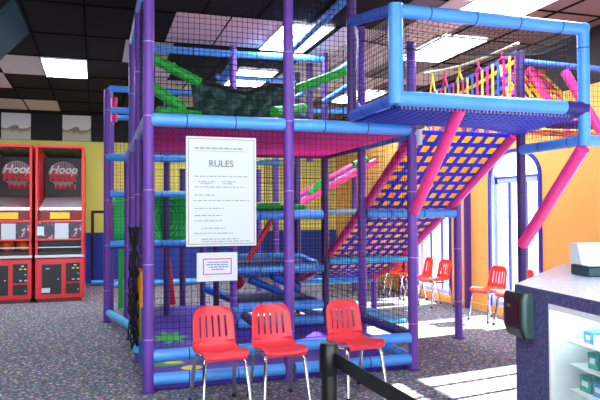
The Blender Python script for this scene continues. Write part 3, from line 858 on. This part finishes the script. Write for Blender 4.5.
# ------------------------------------------------------------------ chairs
def make_chair(name, label, group, shellm, S=1.0):
    t = thing(name, (0, 0, 0), label, 'chair', group)
    # profile (y forward = -Y): from seat front lip to the top of the back
    prof = [(-.205, .392), (-.214, .404), (-.2, .418), (-.15, .424), (-.06, .412), (.03, .402), (.09, .408), (.128, .432), (.148, .475), (.16, .525), (.172, .59), (.184, .655), (.193, .70), (.198, .721), (.203, .73)]
    # smooth resample
    def PP(t_):
        k = t_*(len(prof)-1); i = min(int(k), len(prof)-2); f = k-i
        p0, p1, p2, p3 = prof[max(i-1, 0)], prof[i], prof[i+1], prof[min(i+2, len(prof)-1)]
        return [.5*((2*p1[a])+(-p0[a]+p2[a])*f+(2*p0[a]-5*p1[a]+4*p2[a]-p3[a])*f*f+(-p0[a]+3*p1[a]-3*p2[a]+p3[a])*f**3) for a in (0, 1)]
    NU, NV = 44, 64
    def half(t_):
        y, z = PP(t_)
        if t_ < .12: w_ = .15+.018*(t_/.12)
        elif t_ < .5: w_ = .168+.01*math.sin((t_-.12)/.38*PI)
        else:
            k = (t_-.5)/.5; w_ = .168-.016*k
        if z > .638:   # rounded top corners
            k = min(1, (z-.638)/.094); w_ = (w_-.07)+.07*math.sqrt(max(0, 1-k*k))
        return w_
    def P(u, v):
        y, z = PP(v); a = (u-.5)*2; w_ = half(v)
        x = a*w_
        if v < .55: z += .020*abs(a)**3*(1 if v > .1 else v*10)     # seat dish
        else: y -= .028*abs(a)**2.5                                  # back curves round
        return Vector((x, y, z))
    slots = []
    for cidx in (-2, -1, 0, 1, 2):
        cc = NU//2+cidx*7; slots.append((cc-1, cc+1))
    def keep(i, j):
        v = (j+.5)/NV; z = PP(v)[1]
        if v > .55 and .495 < z < .665:
            for a, b2 in slots:
                if a <= i < b2: return False
        return True
    mb = MB().surf(P, NU, NV, shellm, True, keep)
    mb.build('shell', t, solid=.008)
    rim = MB()
    for side in (0, 1):
        rim.tube([P(side, v/40) for v in range(41)], .007, shellm, n=6)
    rim.tube([P(u/20, 0) for u in range(21)], .007, shellm, n=6); rim.tube([P(u/20, 1) for u in range(21)], .007, shellm, n=6)
    rim.build('rolled_edge', t)
    fr = MB()
    for sx in (-1, 1):
        fr.tube([(sx*.14, -.17, .385), (sx*.145, .1, .378)], .011, 'chrome', n=8)
    fr.tube([(-.145, -.12, .383), (.145, -.12, .383)], .01, 'chrome', n=8); fr.tube([(-.145, .06, .378), (.145, .06, .378)], .01, 'chrome', n=8)
    fr.build('under_frame', t)
    for sx in (-1, 1):
        lg = MB().tube([(sx*.145, -.14, .385), (sx*.16, -.175, .34), (sx*.185, -.225, .02)], .014, 'chrome', n=10).build('leg', t)
        MB().tube([(sx*.1845, -.224, .03), (sx*.186, -.227, 0)], .016, 'rubber', n=10).build('foot_cap', lg)
        lg = MB().tube([(sx*.145, .08, .38), (sx*.16, .11, .34), (sx*.18, .19, .02)], .014, 'chrome', n=10).build('leg', t)
        MB().tube([(sx*.18, .189, .03), (sx*.1805, .191, 0)], .016, 'rubber', n=10).build('foot_cap', lg)
    return t
fc = make_chair('stacking_chair', '', 'red chairs in front of the play frame', 'chair')
front = [(.485, -.57, 6, 'red plastic chair, leftmost of the three in front of the play frame under the signs'),
         (.95, -.58, 4, 'red plastic chair, middle one of the three in front of the play frame'),
         (1.605, -.54, 10, 'red plastic chair standing right behind the black belt post')]
for i, (x, y, rz, lab) in enumerate(front):
    o = fc if i == 0 else copy_tree(fc)
    o.location = (x, y, 0); o.rotation_euler = (0, 0, math.radians(rz)); o['label'] = lab
wc = make_chair('stacking_chair', '', 'red chairs along the window wall', 'chair_o')
wall_ch = [(1.62, 'orange-red chair at the large window, nearest to the counter and behind the dark post'),
           (2.2, 'orange-red chair below the near window, second from the counter along the wall'),
           (3.66, 'orange-red chair third from the counter along the orange wall, behind the right post'),
           (4.2, 'orange-red chair fourth from the counter along the wall, seen right of the corner post'),
           (4.76, 'orange-red chair fifth from the counter along the wall, beside the corner post'),
           (5.3, 'orange-red chair sixth from the counter along the wall, seen through the net'),
           (5.85, 'orange-red chair at the far end of the row along the window wall')]
for i, (y, lab) in enumerate(wall_ch):
    o = wc if i == 0 else copy_tree(wc)
    o.location = (4.76, y, 0); o.rotation_euler = (0, 0, math.radians(-90+(-8, 10, 5, -4, 6, -6, 3)[i])); o['label'] = lab; o.scale = (1, 1, 1)

# ------------------------------------------------------------------ arcade basketball machines
def make_machine():
    t = thing('basketball_machine', (0, 0, 0), '', 'arcade machine', 'basketball machines')
    W = .39; D = 2.3
    b = MB()
    b.box((-W, 0, .06), (W, D, .74), 'red', .012)
    b.box((-W+.03, .04, 0), (W-.03, D-.04, .06), 'red_deep')
    b.build('cabinet', t)
    MB().box((-W-.005, -.012, .75), (W+.005, .25, .8), 'steel', .006).build('front_ledge', t)
    for xa, xb, za, zb in ((-.28, .03, .14, .64), (.1, .325, .34, .66), (.1, .325, .14, .315)):
        d = MB().box((xa, -.012, za), (xb, .004, zb), 'mach_black', .004).build('door', t)
        if xa < 0:
            MB().tube([(xb-.05, -.028, (za+zb)/2), (xb-.05, -.01, (za+zb)/2)], .012, 'steel', n=8).build('lock', d)
            MB().box((-.28, -.014, .165), (-.15, -.011, .245), 'paper').build('sticker', d)
            MB().box((-.22, -.014, .56), (-.16, -.011, .575), 'paper').build('sticker', d)
        else:
            MB().tube([(xb-.03, -.028, (za+zb)/2-.02), (xb-.03, -.01, (za+zb)/2-.02)], .012, 'steel', n=8).build('lock', d)
            if zb > .5:
                for xx, zz, m in ((.2, .56, 'label_yellow'), (.27, .56, 'label_yellow'), (.23, .61, 'paper'), (.2, .37, 'steel'), (.28, .37, 'steel')):
                    MB().box((xx, -.016, zz), (xx+.04, -.011, zz+.022), m).build('coin_slot', d)
    # ball trough
    MB().box((-W, 0, .8), (-W+.045, .5, 1.38), 'red', .008).build('cheek', t); MB().box((W-.045, 0, .8), (W, .5, 1.38), 'red', .008).build('cheek', t)
    MB().box((-W+.045, .3, .8), (W-.045, .5, 1.04), 'mach_black').box((-W+.045, .02, .8), (W-.045, .3, .83), 'mach_black').build('ball_trough', t)
    MB().box((-W+.045, -.005, .8), (W-.045, .02, .86), 'mach_black', .004).box((-W+.045, .0, .92), (W-.045, .015, .935), 'steel').build('trough_lip', t)
    MB().box((-W, -.015, 1.04), (W, .5, 1.075), 'red', .008).box((-W, -.015, 1.35), (W, .5, 1.385), 'red', .008).build('panel_frame', t)
    cp = MB().box((-W+.045, .0, 1.075), (W-.045, .3, 1.35), 'panel_art').build('control_panel', t)
    MB().box((-.08, -.014, 1.07), (.14, -.004, 1.335), 'paper').build('notice_paper', cp)
    MB().box((-.36, -.006, 1.13), (-.25, .002, 1.28), 'ramp_white').build('display', cp)
    # dark window and ball ramp
    MB().box((-W+.045, .25, 1.385), (W-.045, .5, 1.56), 'red_deep').build('score_panel', t)
    MB().box((-.17, .235, 1.41), (.15, .249, 1.52), 'label_yellow').build('price_label', t)
    MB().add([(-W+.045, .26, 1.57), (W-.045, .26, 1.57), (W-.045, 1.74, 1.84), (-W+.045, 1.74, 1.84), (-W+.045, .26, 1.54), (W-.045, .26, 1.54), (W-.045, 1.74, 1.81), (-W+.045, 1.74, 1.81)],
             [(0, 1, 2, 3), (7, 6, 5, 4), (0, 4, 5, 1), (2, 6, 7, 3), (0, 3, 7, 4), (1, 5, 6, 2)], 'ramp_white').build('ball_ramp', t)
    # upright frame
    f = MB()
    for sx in (-1, 1):
        f.box((sx*(W-.02)-.02, 0, 1.385), (sx*(W-.02)+.02, .05, 2.66), 'red', .006)
        f.box((sx*(W-.02)-.02, D-.05, .7), (sx*(W-.02)+.02, D, 2.66), 'red', .006)
        f.box((sx*(W-.02)-.02, 0, 2.62), (sx*(W-.02)+.02, D, 2.66), 'red', .006)
    f.box((-W, 0, 2.62), (W, .05, 2.66), 'red', .006); f.box((-W, D-.05, 2.62), (W, D, 2.66), 'red', .006)
    f.build('upright_frame', t)
    for sx in (-1, 1):
        MB().box((sx*(W-.015)-.006, .05, .72), (sx*(W-.015)+.006, D-.05, 2.62), 'red').build('side_panel', t)
    MB().net(lambda u, v: Vector((-W+.03+u*(2*W-.06), .05+v*(D-.1), 2.64)), 16, 40, .003, 3).build('top_net', t)
    bb = MB().box((-W+.02, 1.75, 1.84), (W-.08, 1.8, 2.6), 'board', .01).build('backboard', t)
    y = 1.748
    lg = MB(); cz = 2.28
    n = 40
    lg.add([(-.03, y, cz)]+[(-.03+.27*math.cos(2*PI*k/n), y, cz+.24*math.sin(2*PI*k/n)) for k in range(n)], [(0, (k+1) % n+1, k+1) for k in range(n)], 'logo_grey')
    for k in range(-6, 7):
        xx = k*.04; h = .24*math.sqrt(max(0, 1-(xx/.27)**2))*.9
        lg.box((xx-.006, y-.002, cz+.0), (xx+.006, y-.001, cz+h), 'board')
    lg.box((-.3, y-.003, cz-.15), (.3, y-.001, cz-.02), 'mach_black')
    for k in range(9):
        xx = -.18+k*.045; lg.box((xx, y-.002, cz-.30), (xx+.028, y-.001, cz-.2), 'logo_red' if k % 2 else 'logo_grey')
    lg.build('emblem', bb)
    MB().text('Hoop', .22, (-.03, y-.006, cz+.01), (1, 0, 0), (0, 0, 1), 'logo_white', .002, shear=.3, bold=.006).build('lettering', bb)
    MB().text('FEVER', .185, (-.03, y-.006, cz-.145), (1, 0, 0), (0, 0, 1), 'logo_red', .002, bold=.012).build('lettering', bb)
    MB().box((-W+.06, .27, 1.575), (W-.06, .33, 1.6), 'mach_fill').build('added_fill_strip', t)  # added glowing strip, lights up the ball ramp and backboard
    hp = MB(); n = 24
    hp.tube([(.19*math.cos(2*PI*k/n), 1.5+.19*math.sin(2*PI*k/n), 2.0) for k in range(n+1)], .01, 'logo_red', n=6, cap=False)
    hp.build('hoop', t)
    return t
mc = make_machine()
mc.location = (-1.0, 6.2, 0); mc['label'] = 'red basketball arcade machine, right one of the pair, with a white paper on its panel'
m2 = copy_tree(mc); m2.location = (-1.83, 6.2, 0); m2['label'] = 'red basketball arcade machine at the left edge with orange balls in its trough'
for i, (dx, dy) in enumerate(((-.26, .16), (0, .15), (.25, .16))):
    o = MB().sphere((0, 0, 0), .115, 'ball', 20)
    for k in range(3):
        th = PI*k/3; o.tube([(.116*math.cos(a)*math.cos(th), .116*math.cos(a)*math.sin(th), .116*math.sin(a)) for a in [2*PI*j/24 for j in range(25)]], .003, 'black', n=4, cap=False)
    o = o.build('basketball'); o.location = (-1.83+dx, 6.2+dy, .946)
    tag(o, ['orange basketball in the trough of the left machine, cut by the left picture edge', 'orange basketball in the middle of the left machine trough', 'orange basketball at the right end of the left machine trough'][i], 'ball', 'basketballs')

# ------------------------------------------------------------------ counter with display case
ca, cb = Vector((1.93, -2.27)), Vector((1.6, -4.6))
dirc = (cb-ca).normalized(); nin = Vector((-dirc.y, dirc.x))
if nin.x < 0: nin = -nin
def cp(s_, d=0): 
    p = ca+dirc*s_+nin*d; return (p.x, p.y)
ct = thing('service_counter', (2.6, -2.6, 0), 'blue speckled service counter with pale top and lit glass case at the right', 'counter')
L_ = (cb-ca).length; s0, s1 = .36, 1.75; dz = .55
poly = [cp(0), (3.2, -1.13), (3.95, -1.04), (3.95, -4.9), cp(L_)]
MB().prism(poly, 1.015, 1.05, 'counter_top').build('worktop', ct)
ed = MB()
ins = .0
body = MB()
body.prism([cp(0, .01), (3.2, -1.14), (3.94, -1.05), (3.94, -4.88), cp(L_-.02, .62), cp(.03, .62), cp(.03, .6)], 0, 1.014, 'counter')
def slab(sa, sb, da, db, za, zb, m, mb):
    mb.prism([cp(sa, da), cp(sb, da), cp(sb, db), cp(sa, db)], za, zb, m); return mb
slab(.0, s0, .0, .62, 0, 1.014, 'counter', body); slab(s1, L_, .0, .62, 0, 1.014, 'counter', body)
slab(s0, s1, .0, .62, .985, 1.014, 'counter', body); slab(s0, s1, .0, .62, 0, .12, 'counter', body)
body.build('body', ct)
MB().prism([cp(-.004, -.004), cp(L_, -.004), cp(L_, 0), cp(-.004, .0)], 1.012, 1.052, 'counter').build('edge_band', ct)
cs = MB()
slab(s0+.002, s1-.002, .58, .6, .12, .985, 'case', cs); slab(s0+.002, s0+.02, .02, .58, .12, .985, 'case', cs); slab(s1-.02, s1-.002, .02, .58, .12, .985, 'case', cs)
slab(s0+.002, s1-.002, .02, .58, .121, .14, 'case', cs); slab(s0+.002, s1-.002, .02, .58, .965, .984, 'case', cs)
case_o = cs.build('display_case', ct)
fr = MB()
slab(s0, s1, -.004, .02, .955, .984, 'white', fr); slab(s0, s0+.015, -.004, .02, .12, .955, 'white', fr); slab(s1-.03, s1, -.008, .02, .12, .95, 'white', fr); slab(s0, s1, -.008, .02, .12, .15, 'white', fr)
fr.build('case_frame', ct)
gl = MB(); slab(s0+.015, s1-.03, .004, .01, .15, .955, 'glass', gl); gl.build('glass_front', ct)
lp = MB(); slab(s0+.06, s1-.06, .05, .09, .945, .962, 'case_lamp', lp); lp.build('case_lamp', ct)
sh = MB()
for z in (.55, .68, .8): slab(.46, s1-.022, .05, .578, z, z+.008, 'case', sh)
sh.build('shelf', ct)
packs = [(.53, .6, .808, 'blue_pack', .06, .07), (.61, .7, .808, 'cream_pack', .05, .06), (.56, .64, .688, 'teal_pack', .08, .07), (.66, .76, .688, 'cream_pack', .05, .05),
         (.49, .58, .558, 'teal_pack', .08, .09), (.6, .7, .558, 'blue_pack', .07, .08), (.5, .66, .141, 'teal_pack', .12, .1)]
pl = ['blue snack packet on the top shelf of the glass case', 'cream snack packet on the top shelf of the glass case', 'teal snack packet on the middle shelf of the glass case', 'cream packet lying on the middle shelf of the glass case', 'teal snack packet at the left end of the lowest shelf in the glass case', 'blue packet on the lowest shelf of the glass case', 'teal packet on the floor of the glass case']
for (sa, sb, z, m, h, d), lab in zip(packs, pl):
    mb = MB(); slab(sa, sb,   .09, .09+d, z, z+h, m, mb)
    slab(sa+.02, sb-.02, .088, .09, z+h*.35, z+h*.7, 'white', mb)
    tag(mb.build('snack_packet'), lab, 'packet', 'packets in the glass case')
# dispenser on the counter corner
dp = thing('dispenser', (*cp(.08, -.03), .76), 'black wall dispenser with grey-green side on the counter corner', 'dispenser')
def prism_sd(pts, za, zb, m, bev=None):
    return MB().prism([cp(a, b2) for a, b2 in pts], za, zb, m)
mb = MB()
prof = [(0, .86), (.05, .9), (.12, 1.0), (.27, 1.0), (.29, .96)]
def disp_sec(z):   # half depth by height: rounded shell
    k = (z-.765)/.25
    return .075*(1-.35*max(0, .25-k)/.25)*(1 if k < .88 else 1-(k-.88)*1.6)
NZ = 14
vs = []; fs = []
for j in range(NZ+1):
    z = .765+.25*j/NZ; d = disp_sec(z)
    ring = [(.0, -.002), (-.03, -d*.6), (-.015, -d*.92), (.02, -d), (.165, -d), (.18, -d*.97), (.184, -d*.9), (.18, -.002)]
    for a, b2 in ring: vs.append((*cp(a, b2), z))
for j in range(NZ):
    for k in range(8):
        k2 = (k+1) % 8; fs.append((j*8+k, j*8+k2, (j+1)*8+k2, (j+1)*8+k))
fs += [tuple(range(7, -1, -1)), tuple(range(NZ*8, NZ*8+8))]
mb.add(vs, fs, 'disp_black'); mb.build('shell', dp)
mb = MB(); vs = []; fs = []
for j in range(NZ+1):
    z = .77+.248*j/NZ; d = disp_sec(z)*.97
    for a, b2 in [(.18, -.002), (.184, -d*.88), (.2, -d*.84), (.208, -d*.6), (.208, -.002)]: vs.append((*cp(a, b2), z))
for j in range(NZ):
    for k in range(5):
        k2 = (k+1) % 5; fs.append((j*5+k, j*5+k2, (j+1)*5+k2, (j+1)*5+k))
fs += [tuple(range(4, -1, -1)), tuple(range(NZ*5, NZ*5+5))]
mb.add(vs, fs, 'disp_green'); mb.build('side_cover', dp)
MB().prism([cp(.04, -.0775), cp(.08, -.0775), cp(.08, -.074), cp(.04, -.074)], .93, .945, 'steel').build('badge', dp)
# card printer on the counter
rg = thing('printer', (2.78, -2.0, 1.05), 'white and dark teal counter-top printer at the right edge on the counter', 'printer')
rg_base = MB()
rg_base.X = Matrix.Translation((2.8, -2.05, 1.05)) @ Matrix.Rotation(math.radians(-14), 4, 'Z')
rg_base.box((-.17, -.09, 0), (.22, .16, .07), 'teal', .012); rg_base.build('base', rg)
b2 = MB(); b2.X = rg_base.X
b2.add([(-.18, -.02, .075), (.22, -.02, .075), (.22, .14, .075), (-.18, .14, .075), (-.19, .02, .215), (.22, .02, .215), (.22, .12, .215), (-.19, .12, .215)],
       [(3, 2, 1, 0), (4, 5, 6, 7), (0, 1, 5, 4), (1, 2, 6, 5), (2, 3, 7, 6), (3, 0, 4, 7)], 'white'); b2.build('body', rg)
b3 = MB(); b3.X = rg_base.X
b3.box((-.18, -.1, .07), (.22, -.02, .08), 'white', .004); b3.build('tray', rg)

# ------------------------------------------------------------------ belt barrier
st = thing('belt_barrier', (.385, -3.31, 0), 'black belt barrier post in the foreground with belt running to the right', 'barrier')
px, py = .385, -3.31
MB().lathe([(0, .02), (.14, .018), (.17, 0)], 'black', 28, (px, py, 0)).build('base', st)
MB().tube([(px, py, .01), (px, py, .9)], .029, 'black', n=20).build('pole', st)
MB().tube([(px, py, .885), (px, py, .9), (px, py, .985), (px, py, 1.0)], .036, 'black', n=20, rs=[.03, .036, .036, .03]).build('belt_head', st)
qx, qy = .44, -4.85
MB().strap([(px+.012, py-.03, .945), (px+.02, py-.3, .938), ((px+qx)/2+.004, (py+qy)/2, .932), (qx-.01, qy+.03, .945)], .05, (0, 0, 1), 'black', .003).build('belt', st)
st2 = thing('belt_barrier', (qx, qy, 0), 'second black belt barrier post at the bottom edge, end of the belt', 'barrier')
MB().lathe([(0, .02), (.14, .018), (.17, 0)], 'black', 28, (qx, qy, 0)).build('base', st2)
MB().tube([(qx, qy, .01), (qx, qy, .9)], .029, 'black', n=20).build('pole', st2)
MB().tube([(qx, qy, .885), (qx, qy, .9), (qx, qy, .985), (qx, qy, 1.0)], .036, 'black', n=20, rs=[.03, .036, .036, .03]).build('belt_head', st2)

# hanging television at the top left
tv = thing('television', (-1.3, .5, 3.2), 'dark screen hung from the ceiling in the top left corner', 'television')
pa, pb, pc = Vector((-1.04, .22, 3.2)), Vector((-.97, .5, 3.05)), Vector((-1.43, .5, 2.54))
ux = (pc-pb); uy = (pa-pb); nn = ux.cross(uy).normalized()*.05
q = MB(); vs = [pb, pb+ux, pb+ux+uy*1.1, pa+uy*.1]
q.add([*vs, *[v+nn for v in vs]], [(3, 2, 1, 0), (4, 5, 6, 7), (0, 1, 5, 4), (1, 2, 6, 5), (2, 3, 7, 6), (3, 0, 4, 7)], 'screen'); q.build('screen', tv)
MB().tube([pb+ux*.5+uy*.5, Vector((pb+ux*.5+uy*.5).to_tuple()[:2]+(CEIL,))], .02, 'black', n=8).build('bracket', tv)

# ------------------------------------------------------------------ light
wld = bpy.data.worlds.new('daylight'); bpy.context.scene.world = wld; wld.use_nodes = True
bg = wld.node_tree.nodes['Background']; bg.inputs['Color'].default_value = (.86, .92, 1, 1); bg.inputs['Strength'].default_value = 2.2
sun = bpy.data.lights.new('sun', 'SUN'); sun.energy = 22; sun.angle = math.radians(.6); sun.color = (1, .95, .86)
so = bpy.data.objects.new('sun', sun); C.objects.link(so)
d = Vector((-1, -.17, -.64)).normalized()
so.rotation_euler = d.to_track_quat('-Z', 'Y').to_euler(); so.location = (9, 3, 8)

# ------------------------------------------------------------------ camera
cam = bpy.data.cameras.new('camera'); co = bpy.data.objects.new('camera', cam); C.objects.link(co)
f_px, yaw, tilt, roll = 646.28, .30649, .02242, -.00452
cam.sensor_width = 36; cam.lens = f_px*36/600; cam.clip_start = .05
fw = Vector((math.sin(yaw)*math.cos(tilt), math.cos(yaw)*math.cos(tilt), math.sin(tilt)))
rt = Vector((math.cos(yaw), -math.sin(yaw), 0)); up = rt.cross(fw)
rt2 = rt*math.cos(roll)+up*math.sin(roll); up2 = up*math.cos(roll)-rt*math.sin(roll)
mw = Matrix((( rt2.x, up2.x, -fw.x, -.4212), (rt2.y, up2.y, -fw.y, -5.51668), (rt2.z, up2.z, -fw.z, 1.46408), (0, 0, 0, 1)))
co.matrix_world = mw
sc = bpy.context.scene; sc.camera = co
sc.view_settings.view_transform = 'Standard'; sc.view_settings.look = 'None'; sc.view_settings.gamma = 1
sc.view_settings.use_curve_mapping = False; sc.view_settings.exposure = 1.5
